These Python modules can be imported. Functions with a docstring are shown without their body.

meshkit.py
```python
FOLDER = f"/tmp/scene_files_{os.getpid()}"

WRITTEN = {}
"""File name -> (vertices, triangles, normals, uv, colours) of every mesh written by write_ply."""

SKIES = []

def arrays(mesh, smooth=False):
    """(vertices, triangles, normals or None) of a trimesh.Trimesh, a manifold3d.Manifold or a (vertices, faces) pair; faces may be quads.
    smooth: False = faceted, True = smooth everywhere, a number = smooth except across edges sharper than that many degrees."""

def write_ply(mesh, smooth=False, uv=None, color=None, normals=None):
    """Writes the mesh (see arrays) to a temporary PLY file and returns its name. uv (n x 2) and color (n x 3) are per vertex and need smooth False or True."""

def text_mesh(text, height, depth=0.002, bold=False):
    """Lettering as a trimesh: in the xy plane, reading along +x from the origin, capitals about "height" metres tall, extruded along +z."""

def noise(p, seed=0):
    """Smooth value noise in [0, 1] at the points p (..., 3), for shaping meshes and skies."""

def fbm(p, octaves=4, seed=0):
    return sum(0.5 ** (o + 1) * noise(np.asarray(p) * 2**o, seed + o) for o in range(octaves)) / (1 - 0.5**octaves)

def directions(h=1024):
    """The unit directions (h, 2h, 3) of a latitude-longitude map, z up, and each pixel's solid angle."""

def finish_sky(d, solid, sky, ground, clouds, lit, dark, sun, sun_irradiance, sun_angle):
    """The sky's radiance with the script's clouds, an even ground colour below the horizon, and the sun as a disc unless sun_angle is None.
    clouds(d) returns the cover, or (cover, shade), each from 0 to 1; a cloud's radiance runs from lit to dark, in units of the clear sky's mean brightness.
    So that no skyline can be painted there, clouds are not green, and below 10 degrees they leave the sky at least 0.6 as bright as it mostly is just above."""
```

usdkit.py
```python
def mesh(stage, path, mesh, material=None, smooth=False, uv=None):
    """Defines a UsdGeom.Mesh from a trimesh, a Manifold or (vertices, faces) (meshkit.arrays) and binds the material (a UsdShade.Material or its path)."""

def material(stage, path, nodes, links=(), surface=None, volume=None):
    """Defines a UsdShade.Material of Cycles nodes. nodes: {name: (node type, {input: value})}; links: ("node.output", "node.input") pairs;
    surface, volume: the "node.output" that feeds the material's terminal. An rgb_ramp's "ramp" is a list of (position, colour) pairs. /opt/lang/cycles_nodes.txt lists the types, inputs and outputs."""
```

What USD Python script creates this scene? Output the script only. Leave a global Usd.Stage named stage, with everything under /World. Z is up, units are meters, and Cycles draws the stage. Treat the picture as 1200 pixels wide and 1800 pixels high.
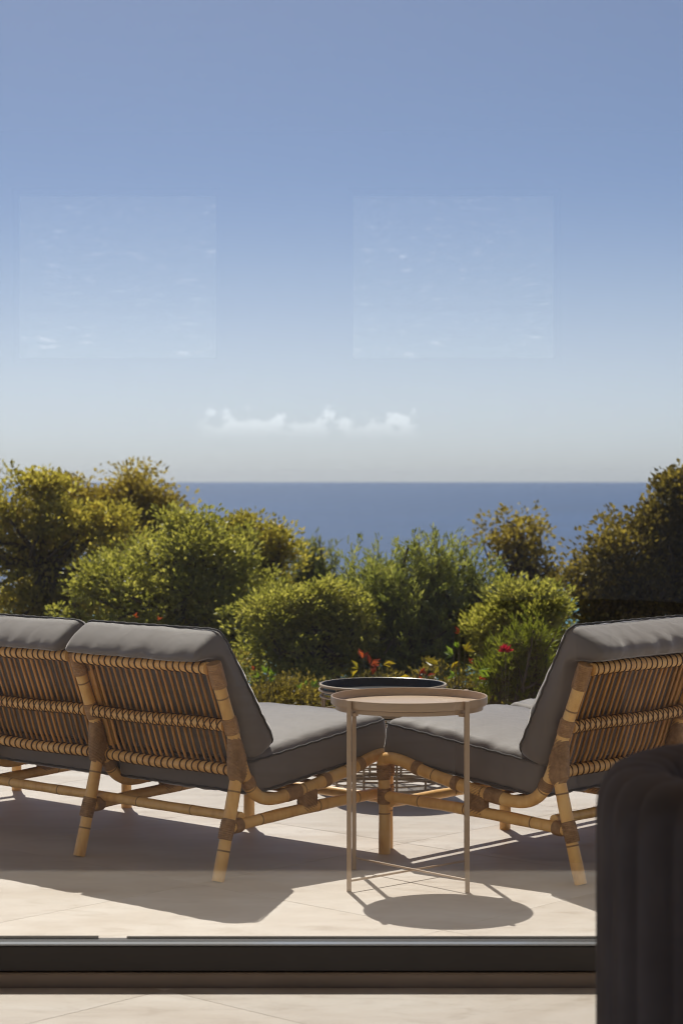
import math, random
import numpy as np, trimesh, usdkit, meshkit
import shapely
from shapely.geometry import box as sbox, Polygon
from shapely import affinity
from pxr import Usd, UsdGeom, UsdLux, UsdShade, Gf, Sdf

stage = Usd.Stage.CreateInMemory()
UsdGeom.SetStageUpAxis(stage, 'Z'); UsdGeom.SetStageMetersPerUnit(stage, 1.0)
UsdGeom.Xform.Define(stage, '/World'); UsdGeom.Scope.Define(stage, '/World/Looks')

# ------------------------------------------------------------------ camera, sky, sun, exposure
F, HZ, H = 3700.0, 840.0, 1.1456          # focal length and eye level (pixels of the 1200 x 1800 photograph), eye height in metres
cam = UsdGeom.Camera.Define(stage, '/World/camera')
cam.AddTranslateOp().Set((0, 0, H)); cam.AddRotateXOp().Set(90)
cam.CreateHorizontalApertureAttr(24.0); cam.CreateVerticalApertureAttr(36.0)
cam.CreateFocalLengthAttr(F / 1200 * 24.0)
cam.CreateVerticalApertureOffsetAttr(-(900 - HZ) / 1200 * 24.0)
cam.CreateFStopAttr(6.3); cam.CreateFocusDistanceAttr(6.1)
cam.CreateClippingRangeAttr((0.05, 100000.0))
cam.CreateExposureAttr(0.66)

SUN = np.array([-0.089, 0.419, 0.515]); SUN /= np.linalg.norm(SUN)
ELEV, AZ = math.asin(SUN[2]), math.atan2(SUN[0], SUN[1])
dome = UsdLux.DomeLight.Define(stage, '/World/sky')
dome.GetPrim().SetCustomDataByKey('kind', 'structure')
skymat = usdkit.material(stage, '/World/Looks/sky_air', {
    'sky': ('sky_texture', dict(sky_type='single_scattering', sun_disc=False, sun_elevation=ELEV, sun_rotation=AZ, altitude=2650.0, air_density=0.56, aerosol_density=7.5, ozone_density=3.0)),
    'tc': ('texture_coordinate', {}), 'sep': ('separate_xyz', {}),
    'a': ('math', dict(math_type='divide')), 'e': ('math', dict(math_type='divide')),
    'as': ('math', dict(math_type='multiply', value2=105.0)), 'es': ('math', dict(math_type='multiply', value2=125.0)),
    'cv': ('combine_xyz', dict(z=3.7)),
    'n': ('noise_texture', dict(scale=1.0, detail=5.0, roughness=0.55)),
    'thr': ('map_range', dict(from_min=0.0215, from_max=0.058, to_min=0.36, to_max=0.98, clamp=True)),
    'dif': ('math', dict(math_type='subtract')),
    'soft': ('map_range', dict(range_type='smoothstep', from_min=0.0, from_max=0.09, to_min=0.0, to_max=1.0)),
    'base': ('map_range', dict(range_type='smoothstep', from_min=0.0170, from_max=0.0310, to_min=0.0, to_max=1.0)),
    'l': ('map_range', dict(range_type='smoothstep', from_min=-0.072, from_max=-0.058, to_min=0.0, to_max=1.0)),
    'r': ('map_range', dict(range_type='smoothstep', from_min=0.030, from_max=0.044, to_min=1.0, to_max=0.0)),
    'front': ('math', dict(math_type='greater_than', value2=0.0)),
    'm1': ('math', dict(math_type='multiply')), 'm2': ('math', dict(math_type='multiply')), 'm3': ('math', dict(math_type='multiply')), 'm4': ('math', dict(math_type='multiply')),
    'amt': ('math', dict(math_type='multiply', value2=0.8)),
    'white': ('mix', dict(mix_type='multiply', fac=1.0, color2=(1.42, 1.37, 1.33))),
    'mix': ('mix', dict(mix_type='mix')),
    'pale': ('hsv', dict(saturation=0.26, value=1.07)), 'low': ('map_range', dict(range_type='smoothstep', from_min=0.0, from_max=0.15, to_min=0.75, to_max=0.0)), 'veil': ('mix', dict(mix_type='mix')),
    'tint': ('mix', dict(mix_type='multiply', fac=1.0, color2=(0.965, 1.005, 1.045))),
    'bg': ('background_shader', dict(strength=0.068))},
    [('tc.generated', 'sep.vector'), ('sep.x', 'a.value1'), ('sep.y', 'a.value2'), ('sep.z', 'e.value1'), ('sep.y', 'e.value2'),
     ('a.value', 'as.value1'), ('e.value', 'es.value1'), ('as.value', 'cv.x'), ('es.value', 'cv.y'), ('cv.vector', 'n.vector'),
     ('e.value', 'thr.value'), ('n.fac', 'dif.value1'), ('thr.result', 'dif.value2'), ('dif.value', 'soft.value'),
     ('e.value', 'base.value'), ('a.value', 'l.value'), ('a.value', 'r.value'), ('sep.y', 'front.value1'),
     ('soft.result', 'm1.value1'), ('base.result', 'm1.value2'), ('m1.value', 'm2.value1'), ('l.result', 'm2.value2'),
     ('m2.value', 'm3.value1'), ('r.result', 'm3.value2'), ('m3.value', 'm4.value1'), ('front.value', 'm4.value2'), ('m4.value', 'amt.value1'),
     ('sky.color', 'pale.color'), ('sep.z', 'low.value'), ('low.result', 'veil.fac'), ('sky.color', 'veil.color1'), ('pale.color', 'veil.color2'), ('veil.color', 'white.color1'), ('veil.color', 'mix.color1'), ('white.color', 'mix.color2'), ('amt.value', 'mix.fac'),
     ('mix.color', 'tint.color1'), ('tint.color', 'bg.color')], surface='bg.background')
UsdShade.MaterialBindingAPI.Apply(dome.GetPrim()).Bind(skymat)
sun = UsdLux.DistantLight.Define(stage, '/World/sun')
zx = SUN; xx = np.cross([0, 0, 1.0], zx); xx /= np.linalg.norm(xx); yx = np.cross(zx, xx)
sun.AddTransformOp().Set(Gf.Matrix4d(*xx, 0, *yx, 0, *zx, 0, 0, 0, 0, 1))
sun.CreateNormalizeAttr(True); sun.CreateIntensityAttr(0.88); sun.CreateAngleAttr(0.53); sun.CreateColorAttr((1.0, 0.95, 0.87))

# ------------------------------------------------------------------ helpers
used = {}
def path_of(name, parent=None):
    base = (str(parent.GetPath()) if parent else '/World') + '/' + name
    n = used.get(base, 0); used[base] = n + 1
    return base if n == 0 else f'{base}_{n:03d}'
def tag(p, label=None, cat=None, group=None, kind=None):
    for k, v in (('label', label), ('category', cat), ('group', group), ('kind', kind)):
        if v: p.SetCustomDataByKey(k, v)
    return p
def obj(name, mesh, mat, parent=None, smooth=False):
    return usdkit.mesh(stage, path_of(name, parent), mesh, mat, smooth).GetPrim()
def empty(name, loc=(0, 0, 0), rz=0.0):
    x = UsdGeom.Xform.Define(stage, path_of(name)); x.AddTranslateOp().Set(tuple(map(float, loc))); x.AddRotateZOp().Set(float(rz))
    return x.GetPrim()
def copy_of(root, loc, rz):
    r = empty(root.GetName().rstrip('_0123456789'), loc, rz)
    r.GetReferences().AddInternalReference(root.GetPath()); r.SetInstanceable(True)
    return r
def P(px, py, Y): return np.array([(px - 600) / F * Y, Y, H - (py - HZ) / F * Y])
def cat(ms):
    ms = [m if isinstance(m, tuple) else (np.asarray(m.vertices), np.asarray(m.faces)) for m in ms]
    at = np.cumsum([0] + [len(m[0]) for m in ms])
    return np.vstack([m[0] for m in ms]), np.vstack([np.asarray(m[1]) + a for m, a in zip(ms, at)])
def bx(x0, x1, y0, y1, z0, z1, c=0.0):
    """A box with chamfered edges when c > 0."""
    if c <= 0:
        m = trimesh.creation.box((x1 - x0, y1 - y0, z1 - z0)); m.apply_translation(((x0 + x1) / 2, (y0 + y1) / 2, (z0 + z1) / 2)); return m
    pts = []
    for sx in (0, 1):
        for sy in (0, 1):
            for sz in (0, 1):
                p = np.array([(x0, x1)[sx], (y0, y1)[sy], (z0, z1)[sz]]); d = np.array([1 - 2 * sx, 1 - 2 * sy, 1 - 2 * sz]) * c
                for k in range(3):
                    q = p + d; q[k] = p[k]; pts.append(q)
    return trimesh.convex.convex_hull(np.array(pts))
def spline(pts, n):
    from scipy.interpolate import PchipInterpolator, CubicSpline
    pts = np.asarray(pts, float); t = np.r_[0, np.cumsum(np.linalg.norm(np.diff(pts, axis=0), axis=1))]
    s = CubicSpline(t, pts) if len(pts) > 2 else None
    x = np.linspace(0, t[-1], n)
    return s(x) if s is not None else pts[0] + np.outer(x / t[-1], pts[1] - pts[0])
def sweep(p, r, sides=10, caps=True):
    p = np.asarray(p, float); n = len(p); r = np.broadcast_to(r, (n,))
    t = np.gradient(p, axis=0); t /= np.linalg.norm(t, axis=1, keepdims=True) + 1e-12
    a = np.cross(t[0], [0, 0, 1.0] if abs(t[0][2]) < 0.9 else [1.0, 0, 0]); a /= np.linalg.norm(a)
    A = np.empty_like(p)
    for i in range(n):
        a = a - t[i] * (a @ t[i]); a /= np.linalg.norm(a); A[i] = a
    B = np.cross(t, A); th = np.arange(sides) * 2 * np.pi / sides
    v = p[:, None] + r[:, None, None] * (np.cos(th)[None, :, None] * A[:, None] + np.sin(th)[None, :, None] * B[:, None])
    i, j = np.meshgrid(np.arange(n - 1), np.arange(sides), indexing='ij')
    q = np.stack([i * sides + j, i * sides + (j + 1) % sides, (i + 1) * sides + (j + 1) % sides, (i + 1) * sides + j], -1).reshape(-1, 4)
    f = np.vstack([q[:, [0, 1, 2]], q[:, [0, 2, 3]]]); v = v.reshape(-1, 3)
    if caps:
        b = len(v); c0, c1 = v[:sides], v[-sides:]
        v = np.vstack([v, c0, c1]); k = np.arange(1, sides - 1)
        f = np.vstack([f, np.stack([b + 0 * k, b + k + 1, b + k], 1), np.stack([b + sides + 0 * k, b + sides + k, b + sides + k + 1], 1)])
    return v, f
def lathe(prof, sides=64):
    prof = np.asarray(prof, float); n = len(prof); th = np.arange(sides) * 2 * np.pi / sides
    v = np.stack([prof[:, 0][:, None] * np.cos(th), prof[:, 0][:, None] * np.sin(th), np.repeat(prof[:, 1][:, None], sides, 1)], -1).reshape(-1, 3)
    i, j = np.meshgrid(np.arange(n - 1), np.arange(sides), indexing='ij')
    q = np.stack([i * sides + j, i * sides + (j + 1) % sides, (i + 1) * sides + (j + 1) % sides, (i + 1) * sides + j], -1).reshape(-1, 4)
    return v, np.vstack([q[:, [0, 1, 2]], q[:, [0, 2, 3]]])
def ring(c, R, r, sides=48, minor=6, z=0.0):
    th = np.linspace(0, 2 * np.pi, sides + 1)
    return sweep(np.stack([c[0] + R * np.cos(th), c[1] + R * np.sin(th), np.full(sides + 1, c[2] + z)], 1), r, minor, caps=False)

# ------------------------------------------------------------------ materials
def plain(name, col, rough=0.6, **kw):
    return usdkit.material(stage, f'/World/Looks/{name}', {'p': ('principled_bsdf', dict(base_color=col, roughness=rough, **kw))}, surface='p.BSDF')
def mottled(name, stops, scale=8.0, rough=0.6, stretch=(1, 1, 1), bump=0.0, bscale=60.0, bdist=0.002, coord='tc.object', detail=4.0, var=0.0, **kw):
    nodes = {'tc': ('texture_coordinate', {}), 'g': ('geometry', {}), 'map': ('mapping', dict(mapping_type='point', scale=stretch)),
             'n': ('noise_texture', dict(scale=scale, detail=detail, roughness=0.6)), 'ramp': ('rgb_ramp', dict(ramp=stops)),
             'p': ('principled_bsdf', dict(roughness=rough, **kw))}
    links = [(coord, 'map.vector'), ('map.vector', 'n.vector'), ('n.fac', 'ramp.fac')]
    if var:
        nodes.update({'oi': ('object_info', {}), 'vr': ('map_range', dict(from_min=0.0, from_max=1.0, to_min=1 - var, to_max=1 + var)), 'hv': ('hsv', {})})
        links += [('oi.random', 'vr.value'), ('ramp.color', 'hv.color'), ('vr.result', 'hv.value'), ('hv.color', 'p.base_color')]
    else:
        links += [('ramp.color', 'p.base_color')]
    if bump:
        nodes['bn'] = ('noise_texture', dict(scale=bscale, detail=3.0)); nodes['b'] = ('bump', dict(strength=bump, distance=bdist))
        links += [('map.vector', 'bn.vector'), ('bn.fac', 'b.height'), ('b.normal', 'p.normal')]
    return usdkit.material(stage, f'/World/Looks/{name}', nodes, links, surface='p.BSDF')

M = {}
M['bamboo'] = mottled('bamboo', [(0.2, (.62, .30, .085)), (0.5, (.84, .49, .165)), (0.8, (.90, .60, .25))], scale=9, rough=0.42, stretch=(3, 3, 1), bump=0.25, bscale=90, bdist=0.001, var=0.12)
M['bamboo_rail'] = mottled('bamboo_rail', [(0.2, (.64, .31, .09)), (0.5, (.85, .48, .165)), (0.8, (.90, .58, .24))], scale=30, rough=0.4, bump=0.2, bscale=120, bdist=0.001, var=0.06)
M['cane'] = mottled('cane', [(0.3, (.42, .19, .05)), (0.7, (.70, .35, .11))], scale=12, rough=0.5, var=0.25)
M['lash'] = mottled('lashing', [(0.3, (.25, .13, .055)), (0.7, (.45, .26, .12))], scale=60, rough=0.6, bump=0.4, bscale=150, bdist=0.001)
M['lash_light'] = mottled('pale_lashing', [(0.3, (.32, .165, .065)), (0.7, (.54, .31, .14))], scale=60, rough=0.55, bump=0.4, bscale=150, bdist=0.001)
M['joint'] = plain('bamboo_joint', (.33, .18, .07), 0.6)
M['ring'] = plain('binding_ring', (.10, .05, .025), 0.6)
M['fabric'] = usdkit.material(stage, '/World/Looks/cushion_fabric', {
    'tc': ('texture_coordinate', {}), 'n': ('noise_texture', dict(scale=5.0, detail=4.0)), 'ramp': ('rgb_ramp', dict(ramp=[(0.3, (.165, .139, .123)), (0.7, (.20, .171, .153))])),
    'w': ('noise_texture', dict(scale=420.0, detail=2.0)), 'cr': ('noise_texture', dict(scale=14.0, detail=4.0, distortion=0.6)), 'add': ('math', dict(math_type='multiply_add', value2=6.0)),
    'b': ('bump', dict(strength=0.35, distance=0.0012)),
    'p': ('principled_bsdf', dict(roughness=0.68, sheen_weight=1.0, sheen_roughness=0.32, sheen_tint=(1.0, .95, .91), specular_ior_level=0.5))},
    [('tc.object', 'n.vector'), ('tc.object', 'w.vector'), ('tc.object', 'cr.vector'), ('n.fac', 'ramp.fac'), ('ramp.color', 'p.base_color'),
     ('cr.fac', 'add.value1'), ('w.fac', 'add.value3'), ('add.value', 'b.height'), ('b.normal', 'p.normal')], surface='p.BSDF')
M['piping'] = plain('piping', (.075, .068, .064), 0.8)
M['tan_metal'] = mottled('tan_metal', [(0.3, (.50, .355, .235)), (0.7, (.53, .38, .255))], scale=20, rough=0.34, specular_ior_level=0.45, bump=0.05, bscale=500, bdist=0.0005)
M['black_tray'] = plain('black_tray', (.02, .019, .02), 0.3)
M['rim_cane'] = mottled('rim_cane', [(0.3, (.28, .20, .13)), (0.7, (.44, .34, .23))], scale=25, rough=0.55)
M['frame'] = mottled('dark_aluminium', [(0.3, (.030, .023, .020)), (0.7, (.037, .029, .026))], scale=6, rough=0.38, bump=0.04, bscale=700, bdist=0.0005)
M['sill'] = mottled('bronze_sill', [(0.3, (.30, .22, .155)), (0.7, (.36, .265, .19))], scale=5, rough=0.4)
M['bead'] = plain('grey_bead', (.32, .335, .35), 0.3, metallic=0.7)
M['brush'] = plain('black_brush', (.012, .011, .011), 0.9)
M['glass'] = usdkit.material(stage, '/World/Looks/window_glass', {
    't': ('transparent_bsdf', dict(color=(.965, .975, .965))), 'g': ('glossy_bsdf', dict(color=(1, 1, 1), roughness=0.0)), 'm': ('mix_closure', dict(fac=0.125))},
    [('t.BSDF', 'm.closure1'), ('g.BSDF', 'm.closure2')], surface='m.closure')
M['clear'] = usdkit.material(stage, '/World/Looks/clear_pane', {'t': ('transparent_bsdf', dict(color=(.96, .97, .96))), 'g': ('glossy_bsdf', dict(color=(1, 1, 1), roughness=0.0)), 'm': ('mix_closure', dict(fac=0.03))}, [('t.BSDF', 'm.closure1'), ('g.BSDF', 'm.closure2')], surface='m.closure')
M['plaster'] = mottled('plaster', [(0.3, (.76, .69, .61)), (0.7, (.81, .74, .66))], scale=3, rough=0.9, bump=0.1, bscale=60)
def stone(name):
    return usdkit.material(stage, f'/World/Looks/{name}', {
        'geo': ('geometry', {}), 'oi': ('object_info', {}), 'off': ('vector_math', dict(math_type='multiply', vector2=(37.0, 53.0, 0.0))), 'cxyz': ('combine_xyz', {}),
        'addv': ('vector_math', dict(math_type='add')),
        'map': ('mapping', dict(mapping_type='point', rotation=(0, 0, 0.3), scale=(1.0, 2.6, 1.0))),
        'n1': ('noise_texture', dict(scale=1.6, detail=6.0, roughness=0.55, distortion=0.8)),
        'n2': ('noise_texture', dict(scale=7.0, detail=6.0, roughness=0.65, distortion=1.2)),
        'r1': ('rgb_ramp', dict(ramp=[(0.30, (.45, .375, .305)), (0.5, (.52, .452, .388)), (0.68, (.57, .515, .46))])),
        'r2': ('rgb_ramp', dict(ramp=[(0.33, (.80, .74, .68)), (0.5, (1, 1, 1)), (0.52, (.96, .93, .9)), (0.56, (1, 1, 1)), (1.0, (1.04, 1.04, 1.04))])),
        'mul': ('mix', dict(mix_type='multiply', fac=0.6)),
        'vr': ('map_range', dict(from_min=0.0, from_max=1.0, to_min=0.95, to_max=1.05)), 'hv': ('hsv', {}),
        'n3': ('noise_texture', dict(scale=45.0, detail=5.0)), 'b': ('bump', dict(strength=0.25, distance=0.0015)),
        'rr': ('map_range', dict(from_min=0.3, from_max=0.7, to_min=0.42, to_max=0.62)),
        'p': ('principled_bsdf', dict(specular_ior_level=0.4))},
        [('oi.random', 'cxyz.x'), ('oi.random', 'cxyz.y'), ('cxyz.vector', 'off.vector1'), ('geo.position', 'addv.vector1'), ('off.vector', 'addv.vector2'),
         ('addv.vector', 'map.vector'), ('map.vector', 'n1.vector'), ('map.vector', 'n2.vector'), ('addv.vector', 'n3.vector'),
         ('n1.fac', 'r1.fac'), ('n2.fac', 'r2.fac'), ('r1.color', 'mul.color1'), ('r2.color', 'mul.color2'), ('mul.color', 'hv.color'), ('oi.random', 'vr.value'), ('vr.result', 'hv.value'),
         ('hv.color', 'p.base_color'), ('n3.fac', 'b.height'), ('b.normal', 'p.normal'), ('n2.fac', 'rr.value'), ('rr.result', 'p.roughness')], surface='p.BSDF')
M['stone'] = stone('travertine')
M['grout'] = mottled('grout', [(0.3, (.62, .55, .48)), (0.7, (.70, .63, .56))], scale=40, rough=0.9)
M['soil'] = mottled('scrub_ground', [(0.3, (.03, .034, .014)), (0.55, (.06, .055, .028)), (0.62, (.10, .085, .055)), (0.66, (.46, .42, .36))], scale=2.2, rough=0.95, coord='g.position', detail=12, bump=0.6, bscale=3, bdist=0.2)
M['bark'] = mottled('bark', [(0.3, (.05, .035, .022)), (0.7, (.12, .09, .06))], scale=14, rough=0.9, bump=0.6, bscale=40, bdist=0.006)
M['velvet'] = usdkit.material(stage, '/World/Looks/dark_upholstery', {
    'tc': ('texture_coordinate', {}), 'n': ('noise_texture', dict(scale=9.0, detail=4.0)), 'ramp': ('rgb_ramp', dict(ramp=[(0.3, (.150, .116, .098)), (0.7, (.190, .150, .128))])),
    'w': ('noise_texture', dict(scale=260.0, detail=2.0)), 'b': ('bump', dict(strength=0.3, distance=0.001)),
    'p': ('principled_bsdf', dict(roughness=0.95, specular_ior_level=0.1))},
    [('tc.object', 'n.vector'), ('tc.object', 'w.vector'), ('n.fac', 'ramp.fac'), ('ramp.color', 'p.base_color'), ('w.fac', 'b.height'), ('b.normal', 'p.normal')], surface='p.BSDF')
def leafmat(name, stops, trans=0.55, tcol=(1.6, 1.5, 0.7), rough=0.42):
    return usdkit.material(stage, f'/World/Looks/{name}', {
        'g': ('attribute', dict(attribute='rnd')), 'ramp': ('rgb_ramp', dict(ramp=stops)),
        'tm': ('mix', dict(mix_type='multiply', fac=1.0, color2=tcol)),
        'p': ('principled_bsdf', dict(roughness=rough, specular_ior_level=0.4)), 't': ('translucent_bsdf', {}), 'm': ('mix_closure', dict(fac=trans))},
        [('g.fac', 'ramp.fac'), ('ramp.color', 'p.base_color'), ('ramp.color', 'tm.color1'), ('tm.color', 't.color'), ('p.BSDF', 'm.closure1'), ('t.BSDF', 'm.closure2')], surface='m.closure')
M['oak'] = leafmat('oak_leaf', [(0, (0.11, 0.088, 0.024)), (0.4, (0.25, 0.2, 0.052)), (0.75, (0.45, 0.37, 0.12)), (1, (0.47, 0.39, 0.14))])
M['laurel'] = leafmat('laurel_leaf', [(0, (0.12, 0.115, 0.03)), (0.45, (0.32, 0.285, 0.075)), (0.8, (0.56, 0.5, 0.16)), (1, (0.55, 0.4, 0.15))])
M['bright'] = leafmat('bright_leaf', [(0, (0.11, 0.12, 0.032)), (0.45, (0.29, 0.295, 0.082)), (1, (0.58, 0.55, 0.23))])
M['olive'] = leafmat('olive_leaf', [(0, (0.12, 0.15, 0.05)), (0.5, (0.27, 0.3, 0.1)), (1, (0.5, 0.5, 0.23))], trans=0.5)
M['greygreen'] = leafmat('grey_green_leaf', [(0, (0.13, 0.15, 0.065)), (1, (0.3, 0.32, 0.16))], trans=0.5)
M['dark'] = leafmat('dark_leaf', [(0, (0.065, 0.055, 0.017)), (0.6, (0.16, 0.13, 0.04)), (1, (0.48, 0.38, 0.12))], trans=0.45)
M['fern'] = leafmat('fern_leaf', [(0, (0.1, 0.14, 0.02)), (1, (0.28, 0.3, 0.055))], trans=0.5)
M['lime'] = leafmat('lime_leaf', [(0, (.11, .19, .02)), (1, (.20, .27, .04))], trans=0.5)
M['redleaf'] = leafmat('red_leaf', [(0, (.26, .045, .015)), (1, (.42, .11, .025))], trans=0.5, tcol=(1.3, .9, .7))
M['yellowleaf'] = leafmat('yellow_leaf', [(0, (.26, .22, .02)), (1, (.42, .30, .03))], trans=0.5)
M['petal'] = leafmat('red_petal', [(0, (.45, .015, .04)), (1, (.62, .04, .09))], trans=0.4, tcol=(1.2, .8, .8))
M['stem'] = plain('green_stem', (.10, .08, .035), 0.7)
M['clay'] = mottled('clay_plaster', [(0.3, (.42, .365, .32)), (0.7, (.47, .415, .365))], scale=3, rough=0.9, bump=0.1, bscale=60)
M['sea'] = usdkit.material(stage, '/World/Looks/sea_water', {
    'g': ('geometry', {}), 'sep': ('separate_xyz', {}), 'map': ('mapping', dict(mapping_type='point', scale=(0.35, 1.0, 1.0))),
    'big': ('noise_texture', dict(scale=0.0035, detail=4.0)),
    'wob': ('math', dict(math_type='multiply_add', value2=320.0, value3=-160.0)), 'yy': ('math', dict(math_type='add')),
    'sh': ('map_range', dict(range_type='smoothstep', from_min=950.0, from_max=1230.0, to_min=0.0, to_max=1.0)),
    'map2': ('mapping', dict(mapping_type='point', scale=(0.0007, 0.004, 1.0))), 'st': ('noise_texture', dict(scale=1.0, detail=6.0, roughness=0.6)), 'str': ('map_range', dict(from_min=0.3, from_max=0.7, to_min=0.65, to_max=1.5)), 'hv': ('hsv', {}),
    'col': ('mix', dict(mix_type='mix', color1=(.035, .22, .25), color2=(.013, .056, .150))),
    'n': ('noise_texture', dict(scale=0.22, detail=6.0, roughness=0.6)), 'b': ('bump', dict(strength=1.0, distance=0.9)),
    'p': ('principled_bsdf', dict(roughness=0.28, ior=1.33, specular_ior_level=0.35))},
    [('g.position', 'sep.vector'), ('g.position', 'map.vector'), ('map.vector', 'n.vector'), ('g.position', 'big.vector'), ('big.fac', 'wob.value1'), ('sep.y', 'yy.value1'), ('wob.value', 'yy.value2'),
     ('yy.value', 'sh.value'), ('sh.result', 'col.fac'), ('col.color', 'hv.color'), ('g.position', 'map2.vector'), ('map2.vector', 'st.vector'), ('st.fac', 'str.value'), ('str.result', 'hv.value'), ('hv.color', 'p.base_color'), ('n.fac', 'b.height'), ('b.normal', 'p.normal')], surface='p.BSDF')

# ------------------------------------------------------------------ sea and hillside
SEA = -61.0
def grid(xs, ys, zf):
    X, Y = np.meshgrid(xs, ys, indexing='ij'); v = np.stack([X, Y, zf(X, Y)], -1).reshape(-1, 3)
    i, j = np.meshgrid(np.arange(len(xs) - 1), np.arange(len(ys) - 1), indexing='ij'); n = len(ys)
    q = np.stack([i * n + j, (i + 1) * n + j, (i + 1) * n + j + 1, i * n + j + 1], -1).reshape(-1, 4)
    return v, np.vstack([q[:, [0, 1, 2]], q[:, [0, 2, 3]]])
tag(obj('sea', grid(np.linspace(-30000, 30000, 31), np.r_[150, 400, 1000, 2500, 6000, 12000, 20000, 30000], lambda X, Y: np.full(X.shape, SEA)), M['sea']), 'deep blue sea reaching to a hazy horizon', None, None, 'structure')
def hill_z(X, Y):
    z = np.where(Y > 9.3, -0.16 - (Y - 9.3) * 0.21, -0.16)
    n = meshkit.fbm(np.stack([X * 0.05, Y * 0.05, 0 * X], -1), 4, 3) - 0.5
    amp = np.clip((np.abs(Y - 1.5) - 9.5) * 0.05, 0, 1) * 3.0
    back = np.clip(-9.0 - Y, 0, None)
    z = z + back * 0.20 + np.clip(back, 0, 60) / 60 * 5 * (meshkit.fbm(np.stack([X * 0.03, Y * 0.03, 0 * X + 5], -1), 4, 9) - 0.3)
    return np.maximum(z + n * amp, -75)
def stretchgrid(lo, hi, n, k): t = np.linspace(-1, 1, n); s = np.sinh(k * t) / np.sinh(k); return np.where(s < 0, -s * lo, s * hi)
tag(obj('hillside', grid(stretchgrid(-700, 700, 90, 3.5), np.unique(np.r_[stretchgrid(-400, 420, 110, 3.5), -9.0, 9.0, 9.3]), hill_z), M['soil'], None, True), 'scrub covered hillside falling away to the sea', None, None, 'structure')

# ------------------------------------------------------------------ paved floors: every tile its own piece, laid diagonally
TILE, JOINT, ANG = 0.90, 0.0018, 47.6
def tiled(thing, x0, x1, y0, y1, z, ox, oy):
    area = sbox(x0, y0, x1, y1); g = bx(x0, x1, y0, y1, z - 0.10, z - 0.0005)
    obj('joint_bed', g, M['grout'], thing)
    for i in range(-16, 17):
        for j in range(-16, 17):
            t = sbox(i * TILE + JOINT / 2, j * TILE + JOINT / 2, (i + 1) * TILE - JOINT / 2, (j + 1) * TILE - JOINT / 2)
            t = affinity.translate(affinity.rotate(t, ANG, origin=(0, 0)), ox, oy).intersection(area)
            if t.is_empty or t.area < 1e-3 or t.geom_type != 'Polygon': continue
            c = np.array(t.exterior.coords)[:-1][::-1]
            if shapely.is_ccw(shapely.LinearRing(c)) is False: c = c[::-1]
            inner = np.array(t.buffer(-0.0006, join_style=2).exterior.coords)[:-1]
            if len(inner) != len(c): continue
            if shapely.is_ccw(shapely.LinearRing(inner)) is False: inner = inner[::-1]
            k = np.argmin(np.linalg.norm(inner - c[0], axis=1)); inner = np.roll(inner, -k, 0); n = len(c); dz = 0.0
            v = np.vstack([np.c_[c, np.full(n, z - 0.012)], np.c_[c, np.full(n, z - 0.0002)], np.c_[inner, np.full(n, z)]])
            f = []
            for L in (0, n):
                for a in range(n): b = (a + 1) % n; f += [[L + a, L + b, L + n + b], [L + a, L + n + b, L + n + a]]
            f += [[2 * n, 2 * n + a, 2 * n + a + 1] for a in range(1, n - 1)]
            obj('tile', (v, np.array(f)), M['stone'], thing)
terrace = tag(empty('terrace'), 'sunlit beige stone terrace laid in large diagonal tiles', None, None, 'structure')
tiled(terrace, -4.6, 4.6, 4.83, 9.0, 0.0, -0.35, 4.66)
infloor = tag(empty('floor'), 'beige stone floor indoors, sunlit near the glass door', None, None, 'structure')
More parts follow.
